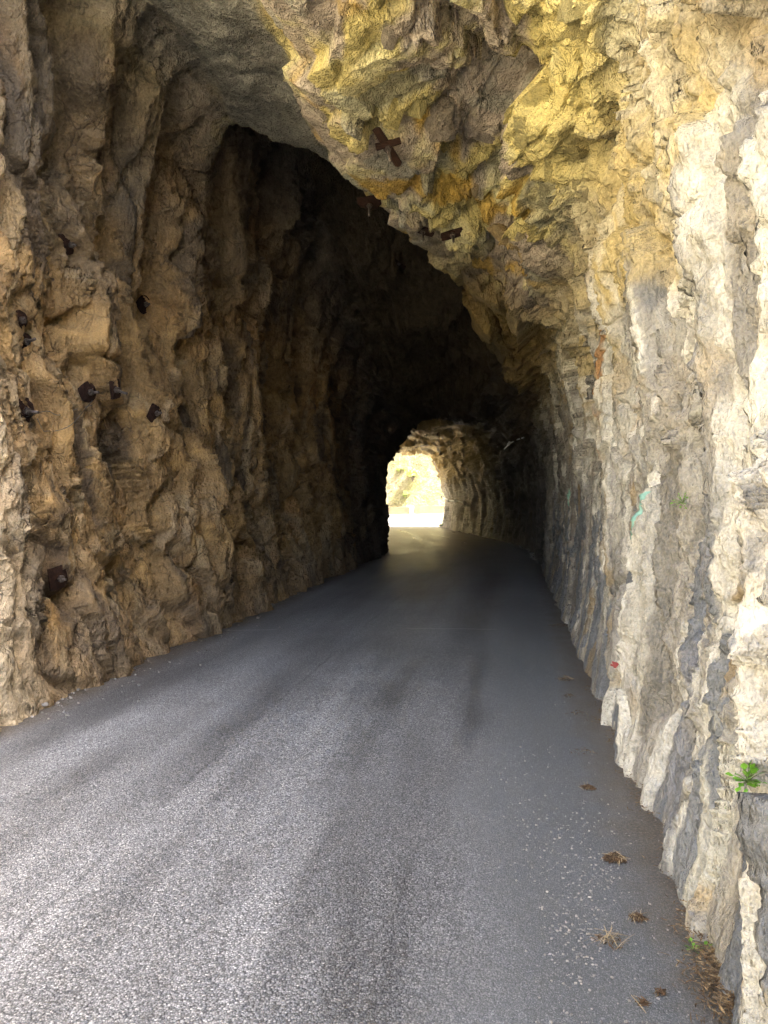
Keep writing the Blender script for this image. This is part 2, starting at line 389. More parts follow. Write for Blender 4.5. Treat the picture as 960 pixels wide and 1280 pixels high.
cr = mixc(cr, (0.62, 0.50, 0.24), sstep(2.6, 3.8, z + 0.8 * m1) * 0.55)
cr *= np.array([0.66, 0.66, 0.635], np.float32)
cs = CC(0.36, 0.345, 0.28); cs = mixc(cs, (0.36, 0.34, 0.28), sstep(0, 0.5, m2)); cs = mixc(cs, (0.17, 0.15, 0.115), sstep(0.15, 0.6, m1))
cs *= 0.72
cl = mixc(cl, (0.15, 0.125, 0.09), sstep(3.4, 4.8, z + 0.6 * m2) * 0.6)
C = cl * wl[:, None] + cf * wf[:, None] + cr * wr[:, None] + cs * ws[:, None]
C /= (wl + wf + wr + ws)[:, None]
inner = (1 - sstep(TS - 10, TS + 15, t)) * sstep(TL - 60, TL - 10, t) * sstep(9.0, 9.8, y + 0.25 * m1)  # recess behind the lip, its shade painted near black
soot_shade = np.maximum(sstep(12, 18, y + 1.2 * m1 - 1.5 * wl), inner) * (1 - sstep(26, 30.5, y))  # sooty grey of the deep rock, plus tunnel shade painted into the colour
C = mixc(C, (0.055, 0.05, 0.043), soot_shade * 0.85)
mouth = sstep(27.5, 32, y)  # yellow and grey rock, also lightened to stand for daylight from the exit
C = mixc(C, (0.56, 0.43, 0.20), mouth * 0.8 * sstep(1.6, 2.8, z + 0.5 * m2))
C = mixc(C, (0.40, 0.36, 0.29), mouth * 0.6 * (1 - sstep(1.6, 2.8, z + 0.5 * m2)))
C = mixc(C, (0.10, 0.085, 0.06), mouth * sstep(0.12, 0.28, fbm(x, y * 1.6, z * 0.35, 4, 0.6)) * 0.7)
C = np.clip(C * (1 + 0.10 * wr * (1 - soot_shade))[:, None], 0.02, 0.86)

idx = np.arange(NY * NTT).reshape(NY, NTT)
def piece(name, j0, t0, t1, mat, label):
    sub = idx[j0:, t0:t1 + 1]; a, b = sub.shape
    loc = np.arange(a * b).reshape(a, b)
    f = np.stack([loc[:-1, :-1], loc[1:, :-1], loc[1:, 1:], loc[:-1, 1:]], -1).reshape(-1, 4)
    s = sub.ravel()
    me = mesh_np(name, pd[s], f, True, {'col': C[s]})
    o = link(name, me, mat); tag(o, label, 'rock', kind='structure'); return o
J = int(np.searchsorted(Y, 2.3))
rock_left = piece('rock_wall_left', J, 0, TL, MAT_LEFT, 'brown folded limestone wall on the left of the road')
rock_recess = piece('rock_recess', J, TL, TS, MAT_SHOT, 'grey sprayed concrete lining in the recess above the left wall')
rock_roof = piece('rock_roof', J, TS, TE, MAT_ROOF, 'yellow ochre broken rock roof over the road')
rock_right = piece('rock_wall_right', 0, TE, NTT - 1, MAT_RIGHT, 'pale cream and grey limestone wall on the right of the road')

# ------------------------------------------------------------------ road
MAT_ROAD = None
def road_material():
    k = NT('worn coarse asphalt')
    tc = k.n('TexCoord').outputs['Object']
    lat = k.n('Attribute', attribute_name='lat').outputs['Fac']; lon = k.n('Attribute', attribute_name='lon').outputs['Fac']
    cmb = k.n('CombineXYZ'); k.l(k.math('MULTIPLY', lat, 3.2), cmb.inputs[0]); k.l(k.math('MULTIPLY', lon, 0.16), cmb.inputs[1])
    streak = k.noise(cmb.outputs[0], 1.6, 5, 0.6)
    patch = k.noise(tc, 0.7, 4, 0.55)
    v = k.n('TexVoronoi', feature='F1', Scale=135.0); k.l(tc, v.inputs['Vector'])
    stone = k.n('SeparateColor'); k.l(v.outputs['Color'], stone.inputs[0])
    base = k.ramp(stone.outputs[0], [(0.0, (0.07, 0.07, 0.07)), (0.3, (0.14, 0.14, 0.14)), (0.7, (0.21, 0.21, 0.207)), (0.93, (0.30, 0.297, 0.287)), (1.0, (0.44, 0.43, 0.405))])
    gap = k.ramp(v.outputs['Distance'], [(0.3, 1.0), (0.7, 0.4)])
    base = k.mix(1.0, base, gap, 'MULTIPLY')
    dark = k.ramp(k.math('ADD', k.math('MULTIPLY', streak, 0.75), k.math('MULTIPLY', patch, 0.25)), [(0.36, 0.5), (0.47, 0.84), (0.57, 1.1), (0.68, 1.28)])
    c = k.mix(1.0, base, dark, 'MULTIPLY')
    lt = k.math('ADD', k.math('MULTIPLY', lat, 0.5), k.math('ADD', 0.49, k.math('MULTIPLY', streak, 0.02)))
    tr = k.ramp(lt, [(0.10, 0.8), (0.17, 1.0), (0.265, 1.1), (0.30, 0.86), (0.325, 1.1), (0.375, 0.84), (0.42, 1.12), (0.56, 1.18), (0.645, 1.0), (0.70, 0.76), (0.755, 0.84), (0.79, 1.05), (0.86, 0.9)])
    c = k.mix(k.ramp(patch, [(0.3, 0.55), (0.6, 1.0)]), c, k.mix(1.0, c, tr, 'MULTIPLY'))
    c = k.mix(1.0, c, (1.30, 1.30, 1.26), 'MULTIPLY')
    wob = k.math('MULTIPLY', k.math('SUBTRACT', k.noise(tc, 2.2, 5, 0.6), 0.5), 0.07)
    crack = k.math('MULTIPLY', k.ramp(k.math('ABSOLUTE', k.math('ADD', k.math('ADD', lat, 0.175), wob)), [(0.0, 1.0), (0.010, 0.0)]), k.ramp(k.noise(tc, 1.3, 3, 0.5), [(0.42, 0.0), (0.52, 1.0)]))
    c = k.mix(k.math('MULTIPLY', crack, 0.45), c, (0.02, 0.02, 0.02))
    seam = k.math('MULTIPLY', k.ramp(k.math('ABSOLUTE', k.math('ADD', k.math('SUBTRACT', lon, 9.15), k.math('MULTIPLY', wob, 0.8))), [(0.0, 1.0), (0.035, 0.0)]), k.ramp(k.noise(tc, 0.9, 2, 0.5), [(0.48, 0.0), (0.55, 1.0)]))
    c = k.mix(k.math('MULTIPLY', seam, 0.5), c, (0.42, 0.41, 0.38))
    # smoother, binder-rich strip along the right margin
    edge = k.ramp(k.math('ADD', lat, k.math('MULTIPLY', k.math('SUBTRACT', patch, 0.5), 0.5)), [(0.50, 0.0), (0.66, 1.0)])
    fine = k.n('TexVoronoi', feature='F1', Scale=260.0); k.l(tc, fine.inputs['Vector'])
    fs = k.n('SeparateColor'); k.l(fine.outputs['Color'], fs.inputs[0])
    smooth = k.ramp(fs.outputs[0], [(0.0, (0.07, 0.074, 0.071)), (0.8, (0.135, 0.14, 0.135)), (1.0, (0.27, 0.272, 0.26))])
    c = k.mix(k.math('MULTIPLY', edge, 0.85), c, smooth)
    light_lift = k.ramp(k.math('MULTIPLY', lon, 0.02), [(0.14, 0.0), (0.4, 1.0)])
    c = k.mix(k.math('MULTIPLY', light_lift, 0.75), c, k.mix(1.0, (0.37, 0.36, 0.34), dark, 'MULTIPLY'))     # paler with depth: light on the tunnel floor put into the colour
    dn = k.noise(tc, 5.0, 5, 0.65)
    al_ = k.math('ADD', k.math('ABSOLUTE', lat), k.math('MULTIPLY', k.math('SUBTRACT', dn, 0.5), 0.22))
    dirt = k.ramp(al_, [(0.86, 0.0), (0.93, 0.45), (1.0, 0.85)])
    c = k.mix(dirt, c, k.ramp(k.noise(tc, 70, 4, 0.7), [(0.35, (0.045, 0.035, 0.024)), (0.55, (0.11, 0.085, 0.055)), (0.7, (0.24, 0.20, 0.14))]))
    k.l(c, k.b.inputs['Base Color'])
    pol = k.ramp(k.math('MULTIPLY', lon, 0.02), [(0.22, 0.0), (0.5, 1.0)])        # polished by traffic where rain never reaches
    k.l(k.math('SUBTRACT', k.ramp(streak, [(0.3, 0.42), (0.7, 0.62)]), k.math('MULTIPLY', pol, 0.16)), k.b.inputs['Roughness'])
    k.b.inputs['Specular IOR Level'].default_value = 0.5
    h = k.math('ADD', k.math('MULTIPLY', k.math('MULTIPLY', v.outputs['Distance'], -0.005), k.math('SUBTRACT', 1.0, k.math('MULTIPLY', edge, 0.8))), k.math('MULTIPLY', fine.outputs['Distance'], -0.0012))
    b = k.n('Bump', Strength=0.9, Distance=1.0); k.l(k.math('SUBTRACT', 0.9, k.math('MULTIPLY', pol, 0.8)), b.inputs['Strength']); k.l(h, b.inputs['Height']); k.l(b.outputs[0], k.b.inputs['Normal'])
    return k.m
MAT_ROAD = road_material()
ry = np.concatenate([np.arange(-16, 12, 0.08), np.arange(12, 44, 0.2), np.arange(44, 84, 0.5)])
cxl = np.interp(ry, [-16, 4.9, 12.6, 20.5, 23, 27, 35, 43, 52, 60, 84], [-5.9, -2.75, -1.39, 0, 0.08, -0.2, -1.7, -3.2, -8, -14, -26])
cxr = np.interp(ry, [-16, 3.12, 8, 20, 25, 31, 38.4, 43, 52, 62, 70, 84], [-0.3, 1.22, 2.04, 4.05, 4.3, 3.6, 2.88, 2.7, 2.6, 3.2, 5.2, 9])
rt = np.linspace(-0.22, 1.22, 70)
rx = cxl[:, None] + (cxr - cxl)[:, None] * rt[None]
lat = np.repeat((rt * 2 - 1)[None], len(ry), 0); ryy = np.repeat(ry[:, None], len(rt), 1)
rz = 0.03 * (1 - np.clip(np.abs(lat), 0, 1) ** 2) - 0.03
rz = rz + 0.006 * fbm((rx * 0.9).ravel().astype(np.float32), (ryy * 0.5).ravel().astype(np.float32), np.zeros(rx.size, np.float32), 2).reshape(rx.shape)
rv = np.stack([rx, ryy, rz], -1).reshape(-1, 3)
li = np.arange(rx.size).reshape(rx.shape)
rf = np.stack([li[:-1, :-1], li[:-1, 1:], li[1:, 1:], li[1:, :-1]], -1).reshape(-1, 4)
road = link('road', mesh_np('road', rv, rf, True, {'lat': lat.ravel(), 'lon': ryy.ravel()}), MAT_ROAD)
tag(road, 'worn grey coarse asphalt road running into the tunnel', 'road', kind='structure')

# ------------------------------------------------------------------ ground and the slopes outside
def terrain():
    gxs = np.arange(-260, 261, 3.0); gys = np.arange(-200, 321, 3.0)
    X, Yg = np.meshgrid(gxs, gys); xf, yf = X.ravel(), Yg.ravel()
    nz = fbm((xf * 0.03).astype(np.float32), (yf * 0.03).astype(np.float32), np.zeros_like(xf, np.float32), 4)
    nz2 = fbm((xf * 0.11).astype(np.float32), (yf * 0.11).astype(np.float32), np.ones_like(xf, np.float32), 3)
    h = -0.35 - 0 * xf
    # valley beside the road on the left, slope beyond; slope beyond the far bend
    left = np.clip(-xf - 14, 0, None); h -= 10 * sstep(0, 18, left) * (1 - sstep(0, 30, yf - 55))
    h += 0.85 * np.clip(-xf - 42, 0, 110)
    far = np.clip(yf - 84 + 0.75 * xf, 0, None); h += 1.7 * np.clip(far, 0, 90) - 5 * sstep(0, 6, np.clip(yf - 72, 0, None)) * (1 - sstep(0, 8, far))
    h += np.where((np.abs(xf) < 16) & (yf < 80), 0, 1) * (3.5 * nz + 2.4 * nz2) * sstep(10, 60, np.hypot(xf, yf - 20))
    v = np.stack([xf, yf, h], -1); li = np.arange(X.size).reshape(X.shape)
    f = np.stack([li[:-1, :-1], li[:-1, 1:], li[1:, 1:], li[1:, :-1]], -1).reshape(-1, 4)
    yc = v[f].mean(1)[:, 1] > 76
    def slope(name, sel, lo, mid_, hi, veg, label, cat):
        k = NT(name + ' limestone'); tc = k.n('TexCoord').outputs['Object']
        n1_ = k.noise(tc, 0.16, 6, 0.65); n2_ = k.noise(tc, 0.8, 6, 0.7)
        c = k.ramp(n2_, [(0.3, lo), (0.55, mid_), (0.75, hi)])
        c = k.mix(k.ramp(n1_, [(0.46, 0.0), (0.58, veg)]), c, (0.15, 0.14, 0.035))
        k.l(c, k.b.inputs['Base Color']); k.b.inputs['Roughness'].default_value = 0.95
        b = k.n('Bump', Strength=1.0, Distance=1.5); k.l(n2_, b.inputs['Height']); k.l(b.outputs[0], k.b.inputs['Normal'])
        u = np.unique(f[sel]); mp = np.zeros(len(v), int); mp[u] = np.arange(len(u))
        o = link(name, mesh_np(name, v[u], mp[f[sel]]), k.m); tag(o, label, cat, kind='structure')
    slope('ground', ~yc, (0.34, 0.29, 0.20), (0.45, 0.40, 0.30), (0.52, 0.48, 0.39), 0.3, 'pale stony ground beside the road outside the tunnel', 'ground')  # ground out of view, kept pale to bounce sunlight onto the roof
    slope('hillside', yc, (0.10, 0.075, 0.025), (0.22, 0.18, 0.085), (0.36, 0.33, 0.24), 0.6, 'sunlit pale yellow rocky slope beyond the far mouth of the tunnel', 'hillside')
terrain()

# ------------------------------------------------------------------ finding places on the surfaces
bpy.context.view_layer.update()
DG = bpy.context.evaluated_depsgraph_get()
CM = cam.matrix_world.copy()
def ray(px, py):
    d = CM.to_3x3() @ Vector(((px - 480) / 960, -(py - 640) / 960, -1)); d.normalize()
    ok, loc, nr, _, ob, _ = sc.ray_cast(DG, CM.translation, d)
    if not ok: return None, None, None
    if nr.dot(d) > 0: nr = -nr
    return loc, nr, ob.name
def surf(px, py, r=10):
    loc, nr, nm = ray(px, py); acc = Vector()
    for i in (-1, 0, 1):
        for j in (-1, 0, 1):
            l2, n2_, m2_ = ray(px + i * r, py + j * r)
            if l2 and (l2 - loc).length < 0.5: acc += n2_
    return loc, (acc if acc.length > 0.1 else nr).normalized(), nm

def tube(pts, rad, sides=6, cap=True):
    v, f = [], []; pts = [Vector(q) for q in pts]
    for i, q in enumerate(pts):
        d = (pts[min(i + 1, len(pts) - 1)] - pts[max(i - 1, 0)]).normalized()
        a = d.orthogonal().normalized(); b = d.cross(a); rr = rad[i] if isinstance(rad, (list, tuple)) else rad
        for k in range(sides):
            th = 2 * math.pi * k / sides; v.append(q + rr * (math.cos(th) * a + math.sin(th) * b))
    for i in range(len(pts) - 1):
        for k in range(sides):
            f.append((i * sides + k, i * sides + (k + 1) % sides, (i + 1) * sides + (k + 1) % sides, (i + 1) * sides + k))
    if cap: f.append(tuple(range(sides))[::-1]); f.append(tuple(range((len(pts) - 1) * sides, len(pts) * sides)))
    return [tuple(q) for q in v], f

# ------------------------------------------------------------------ rock anchors
MAT_RUST = simple_mat('dark rusted steel', (0.012, 0.007, 0.005), (0.040, 0.019, 0.012), 30, 0.9, 0.0, 0.002)
MAT_RUST.node_tree.nodes['Principled BSDF'].inputs['Specular IOR Level'].default_value = 0.12
MAT_BOLT = simple_mat('weathered steel bolt', (0.05, 0.035, 0.028), (0.17, 0.14, 0.11), 40, 0.6, 0.5, 0.001)
def plate_mesh(sx, sy, bend, rough=0.0):
    sx *= 0.85; sy *= 0.85
    v, f = [], []; nx = 5; CUT = [random.uniform(0.05, 0.38) * (0.25 if sx < 0.12 else 1) for _ in range(4)]
    for top in (0, 1):
        for i in range(nx):
            for j in range(nx):
                u, q = i / (nx - 1) * 2 - 1, j / (nx - 1) * 2 - 1
                cut = 1 - CUT[(i > 2) * 2 + (j > 2)] * (abs(u) * abs(q)) ** 2
                v.append((u * sx / 2 * cut, q * sy / 2 * cut, bend * (u * u) + 0.6 * bend * q * q + top * 0.009 + random.uniform(-rough, rough)))
    o = nx * nx
    for i in range(nx - 1):
        for j in range(nx - 1):
            a = i * nx + j; f.append((a, a + 1, a + nx + 1, a + nx)); f.append((o + a, o + a + nx, o + a + nx + 1, o + a + 1))
    for i in range(nx - 1):
        f.append((i * nx, (i + 1) * nx, o + (i + 1) * nx, o + i * nx)); k = nx - 1
        f.append((i * nx + k, o + i * nx + k, o + (i + 1) * nx + k, (i + 1) * nx + k))
        f.append((i, o + i, o + i + 1, i + 1)); b = (nx - 1) * nx
        f.append((b + i, b + i + 1, o + b + i + 1, o + b + i))
    return mesh_py('plate', v, f)
def anchor(px, py, sx, sy, rot, label, rod=0.08, lift=0.012, group='rusted rock anchors on the left wall', tilt=(0, 0), bend=-0.02):
    loc, nr, _ = surf(px, py)
    if group.endswith('left wall'): nr = (nr * 0.35 + Vector((0.62, -0.12, -0.05))).normalized()
    e = empty('rock_anchor', loc + nr * lift)
    e.rotation_mode = 'QUATERNION'
    q = nr.to_track_quat('Z', 'Y'); e.rotation_quaternion = q @ Matrix.Rotation(R(rot), 3, 'Z').to_quaternion() @ Matrix.Rotation(R(tilt[0]), 3, 'X').to_quaternion() @ Matrix.Rotation(R(tilt[1]), 3, 'Y').to_quaternion()
    tag(e, label, 'rock anchor', group)
    link('plate', plate_mesh(sx, sy, bend if sx > 0.13 else -0.004, 0.004), MAT_RUST, e)
    v, f = tube([(0, 0, -0.3), (0, 0, rod * 0.6), (0.004, 0.006, rod)], 0.013, 8); link('bolt', mesh_py('bolt', v, f, True), MAT_BOLT, e)
    v, f = tube([(0, 0, 0.010), (0, 0, 0.040)], 0.030, 6); link('nut', mesh_py('nut', v, f), MAT_BOLT, e)
    v, f = tube([(0, 0, 0.009), (0, 0, 0.016)], 0.042, 14); link('washer', mesh_py('washer', v, f), MAT_RUST, e)
    return e
LW = 'on the brown left wall'
anchor(86, 305, 0.22, 0.22, 20, 'rusted anchor plate highest on the brown left wall, alone near the picture edge')
anchor(180, 380, 0.22, 0.22, 50, 'rusted anchor plate on the brown left wall, farthest right of the upper ones')
anchor(24, 400, 0.19, 0.18, 30, 'upper of two rusted anchor plates close together at the left picture edge', rod=0.05)
anchor(30, 428, 0.20, 0.15, 65, 'lower of two rusted anchor plates close together at the left picture edge', rod=0.14)
a_w1 = anchor(30, 513, 0.22, 0.24, 10, 'rusted anchor plate at the left end of the thin sagging wire', rod=0.14)
a_w2 = anchor(110, 490, 0.22, 0.22, 35, 'rusted anchor plate at the right end of the thin sagging wire', rod=0.12)
anchor(143, 486, 0.13, 0.22, 20, 'narrow rusted anchor plate just right of the wired pair on the left wall', rod=0.16)
anchor(193, 517, 0.24, 0.20, 60, 'rusted anchor plate under a ledge of the left wall, right of the narrow plate')
anchor(73, 722, 0.20, 0.24, 15, 'rusted anchor plate low on the left wall, near the road')
RG = 'rusted rock anchors on the yellow roof'
anchor(484, 180, 0.085, 0.48, 38, 'long rusted strap anchor with jutting bolt, nearest on the yellow roof', rod=0.22, group=RG, lift=0.05)
ax = bpy.data.objects[[o.name for o in bpy.data.objects if o.name.startswith('rock_anchor')][-1]]
cs_ = link('cross_strap', plate_mesh(0.075, 0.26, -0.004, 0.006), MAT_RUST, ax); cs_.location = (0.02, 0.03, 0.012); cs_.rotation_euler.z = R(72)
anchor(462, 246, 0.30, 0.26, 10, 'square dark anchor plate with pale bolt at the left lip of the yellow roof', rod=0.16, group=RG, lift=0.09)
anchor(528, 287, 0.12, 0.34, 70, 'small rusted anchor left of the ledge in the middle of the yellow roof', rod=0.18, group=RG)
anchor(565, 292, 0.12, 0.30, 110, 'small rusted anchor right of the ledge in the middle of the yellow roof', rod=0.16, group=RG)
anchor(498, 330, 0.10, 0.34, 60, 'small rusted anchor lowest on the roof lip above the dark hole', rod=0.18, group=RG)

def on(px, py, off):
    l, nn, _ = ray(px, py); return l + nn * off
MAT_WIRE = simple_mat('dull wire', (0.07, 0.06, 0.05), (0.14, 0.12, 0.09), 60, 0.5, 0.6)
wr_ = empty('wire', on(70, 520, 0.0)); tag(wr_, 'thin dull wire looped between two anchor plates on the left wall', 'wire')
for nm, pix in (('taut_strand', [(34, 516), (55, 520), (75, 519), (95, 514), (112, 503)]), ('slack_strand', [(40, 520), (48, 535), (60, 543), (75, 541), (88, 530), (99, 514), (112, 500)])):
    pts = [on(a, b, 0.05) for a, b in pix]
    fine_pts = []
    for i in range(len(pts) - 1):
        for k in range(4):
            tq = k / 4; p0, p1, p2, p3 = pts[max(i - 1, 0)], pts[i], pts[i + 1], pts[min(i + 2, len(pts) - 1)]
            fine_pts.append(0.5 * ((2 * p1) + (p2 - p0) * tq + (2 * p0 - 5 * p1 + 4 * p2 - p3) * tq ** 2 + (3 * p1 - p0 - 3 * p2 + p3) * tq ** 3) - wr_.location)
    v, f = tube(fine_pts + [pts[-1] - wr_.location], 0.0035, 5); link(nm, mesh_py(nm, v, f, True), MAT_WIRE, wr_)

# ------------------------------------------------------------------ cables far inside
MAT_CABLE = simple_mat('pale cable', (0.55, 0.55, 0.52), (0.75, 0.74, 0.7), 10, 0.6)
def cable(pix, rad, label, box=None):
    pts = [on(a, b, 0.15) for a, b in pix]; e = empty('wall_cable', pts[0]); tag(e, label, 'cable')
    v, f = tube([q - pts[0] for q in pts], rad, 6); link('conduit', mesh_py('conduit', v, f, True), MAT_CABLE, e)
    for q in (pts if box is None else [pts[box]]):
        v, f = tube([q - pts[0] + Vector((-0.05, 0, -0.05)), q - pts[0] + Vector((0.02, 0, 0.05))], rad * 2.6, 6); link('clip', mesh_py('clip', v, f), MAT_CABLE, e)
cable([(634, 557), (641, 553), (648, 550), (656, 545)], 0.017, 'pale slanting cable high on the dark right wall deep inside', 1)
cable([(556, 620), (564, 623), (573, 626), (584, 629)], 0.032, 'pale sloping cable on the right wall near the far mouth')

# ------------------------------------------------------------------ paint marks on the right wall
def paint(px, py, ry_, rz_, mat, name, label):
    loc, _, _ = ray(px, py)
    sub = pd.reshape(NY, NTT, 3)[:, TE:]
    d2 = ((sub - np.array(loc, np.float32)) ** 2).sum(-1); jj, ii = np.unravel_index(np.argmin(d2), d2.shape)
    a = sub[max(jj - 40, 0):jj + 41, max(ii - 90, 0):ii + 91]; nn_ = NRM[:, TE:][max(jj - 40, 0):jj + 41, max(ii - 90, 0):ii + 91]
    nz = perlin((a[..., 1] * 14).ravel(), (a[..., 2] * 9).ravel(), 0 * a[..., 0].ravel() + 0.5).reshape(a.shape[:2])
    m = ((a[..., 1] - loc.y + 0.10 * (a[..., 2] - loc.z)) / ry_) ** 2 + ((a[..., 2] - loc.z) / rz_) ** 2 + 0.5 * nz < 1
    fm = m[:-1, :-1] & m[1:, :-1] & m[1:, 1:] & m[:-1, 1:]
    li = np.arange(m.size).reshape(m.shape)
    f = np.stack([li[:-1, :-1], li[1:, :-1], li[1:, 1:], li[:-1, 1:]], -1)[fm]
    v = (a + nn_ * 0.005).reshape(-1, 3); u = np.unique(f); mp = np.zeros(m.size, int); mp[u] = np.arange(len(u))
    o = link(name, mesh_np(name, v[u], mp[f]), mat, rock_right); o['label'] = label
MAT_GREEN = simple_mat('faded green paint', (0.12, 0.27, 0.20), (0.24, 0.38, 0.30), 30, 0.8)
MAT_RED = simple_mat('dark red paint', (0.15, 0.02, 0.02), (0.24, 0.045, 0.04), 40, 0.8)
paint(797, 643, 0.03, 0.16, MAT_GREEN, 'paint_mark', 'faded green streak of paint on the pale right wall')
paint(711, 621, 0.08, 0.15, MAT_GREEN, 'paint_mark', 'faded green dab of paint deeper along the right wall')
paint(769, 831, 0.032, 0.034, MAT_RED, 'paint_mark', 'small dark red dab of paint low on the right wall')

# ------------------------------------------------------------------ dry litter, stones, weeds
MAT_STRAW = simple_mat('dry straw', (0.24, 0.17, 0.08), (0.46, 0.36, 0.20), 25, 0.8)
MAT_DEAD = simple_mat('dead brown leaves', (0.045, 0.026, 0.012), (0.15, 0.085, 0.035), 25, 0.85)
MAT_STONE = simple_mat('pale limestone chips', (0.12, 0.115, 0.10), (0.40, 0.37, 0.32), 30, 0.85, 0, 0.003)
MAT_LEAF = simple_mat('fresh green leaf', (0.09, 0.24, 0.015), (0.20, 0.42, 0.04), 14, 0.55)
MAT_STEM = simple_mat('green stem', (0.08, 0.13, 0.03), (0.13, 0.18, 0.05), 14, 0.6)
def strip(v, f, c, ang, ln, wd, lift, tiltz, curl):
    a = Vector((math.cos(ang), math.sin(ang), 0)); b = Vector((-a.y, a.x, 0)); i0 = len(v)
    for k in range(4):
        s_ = k / 3 - 0.5; q = c + a * (s_ * ln) + b * (curl * ln * (s_ * s_ - 0.1)) + Vector((0, 0, lift + tiltz * (s_ + 0.5) * ln + 0.15 * ln * (0.25 - s_ * s_)))
        wk = wd * (1 - 1.1 * abs(s_))
        v.append(tuple(q + b * wk)); v.append(tuple(q - b * wk + Vector((0, 0, wd * 0.4))))
    for k in range(3): f.append((i0 + 2 * k, i0 + 2 * k + 1, i0 + 2 * k + 3, i0 + 2 * k + 2))
def clump(px, py, rad, n_dead, n_straw, label, long=1.0):
    loc, _, _ = ray(px, py); e = empty('dry_grass_clump', loc); tag(e, label, 'dry grass', 'tufts of dry grass on the asphalt')
    for nm, mat, cnt, wd, ln in (('dead_leaves', MAT_DEAD, int(n_dead * 1.4), 0.0027, 0.034), ('straw', MAT_STRAW, n_straw, 0.0014, 0.085)):
        v, f = [], []
        for i in range(cnt):
            r_ = rad * math.sqrt(random.random()) * random.choice((0.6, 1, 1.15)); th = random.uniform(0, 6.283)
            hmax = 0.035 * max(0, 1 - r_ / rad) * min(1, rad / 0.05)
            strip(v, f, Vector((r_ * math.cos(th), r_ * math.sin(th) * 0.8, 0)), random.uniform(0, 6.283), ln * long * random.uniform(0.4, 1.1), wd * random.uniform(0.6, 1.5), 0.003 + random.random() * hmax, random.uniform(0, 0.25), random.uniform(-0.6, 0.6))
        if cnt: link(nm, mesh_py(nm, v, f), mat, e)
for a in [(769, 1075, 0.046, 240, 40, 'largest brown tuft of dry grass on the asphalt, beside the pale pebbles'),
          (735, 986, 0.036, 90, 10, 'brown tuft of dry grass on the asphalt, next above the largest tuft'),
          (797, 1149, 0.026, 70, 12, 'dark compact tuft of dry grass lying beside loose straws'),
          (764, 1180, 0.055, 12, 22, 'loose pale straws spread on the asphalt near the bottom right', 1.4),
          (825, 1243, 0.02, 16, 3, 'small dark crumb of dry grass nearest the bottom edge, right one'),
          (803, 1256, 0.022, 14, 3, 'small dark crumb of dry grass nearest the bottom edge, left one'),
          (729, 941, 0.07, 24, 5, 'thin scattered tuft of dry grass halfway along the right road margin'),
          (722, 893, 0.08, 22, 5, 'faint scatter of dead grass in the right margin, below the straw tuft'),
          (711, 871, 0.05, 34, 4, 'faint dark tuft of dead grass left of the wall foot, mid road'),
          (706, 850, 0.08, 40, 40, 'straw coloured tuft of dry grass in the right margin, farther up'),
          (700, 783, 0.13, 90, 50, 'flat straw patch by the wall foot, farthest of the tufts')]: clump(*a)

def foot(py, x0, x1):
    """picture column where the road meets a wall, at a given row"""
    for _ in range(14):
        m = (x0 + x1) / 2; _, _, nm = ray(m, py)
        if nm == 'road': x0 = m
        else: x1 = m
    return x0
def scatter_litter():
    v, f = [], []
    for i in range(2200):
        py = 1279 - 560 * (random.random() ** 0.8) if i < 1500 else random.uniform(1190, 1279); fx = foot(py, 600, 1000); loc, _, nm = ray(fx - 0.5, py)
        if nm != 'road': continue
        keep = 0.25 + 0.75 * (math.sin(py * 0.045) + math.sin(py * 0.021 + 1) > 0.1)
        if py > 1180: keep = 1
        if random.random() > keep: continue
        wdt = 0.055 if py > 1180 else 0.04
        c = loc + Vector((-abs(random.gauss(0, wdt)) + 0.03, random.gauss(0, 0.03), 0.003 + random.random() * 0.022))
        dead = True
        strip(v, f, c, random.uniform(0, 6.283), random.uniform(0.012, 0.045), random.uniform(0.001, 0.0032), 0, random.uniform(0, 0.2), random.uniform(-0.5, 0.5))
    k = NT('mixed dry litter'); ob = k.n('TexCoord').outputs['Object']
    k.l(k.ramp(k.noise(ob, 45, 3, 0.6), [(0.3, (0.05, 0.03, 0.014)), (0.5, (0.13, 0.08, 0.035)), (0.66, (0.36, 0.26, 0.13))]), k.b.inputs['Base Color']); k.b.inputs['Roughness'].default_value = 0.85
    o = link('dry_litter', mesh_py('dry_litter', v, f), k.m); tag(o, 'brown dry grass and leaf litter along the foot of the right wall', 'litter', kind='stuff')
scatter_litter()

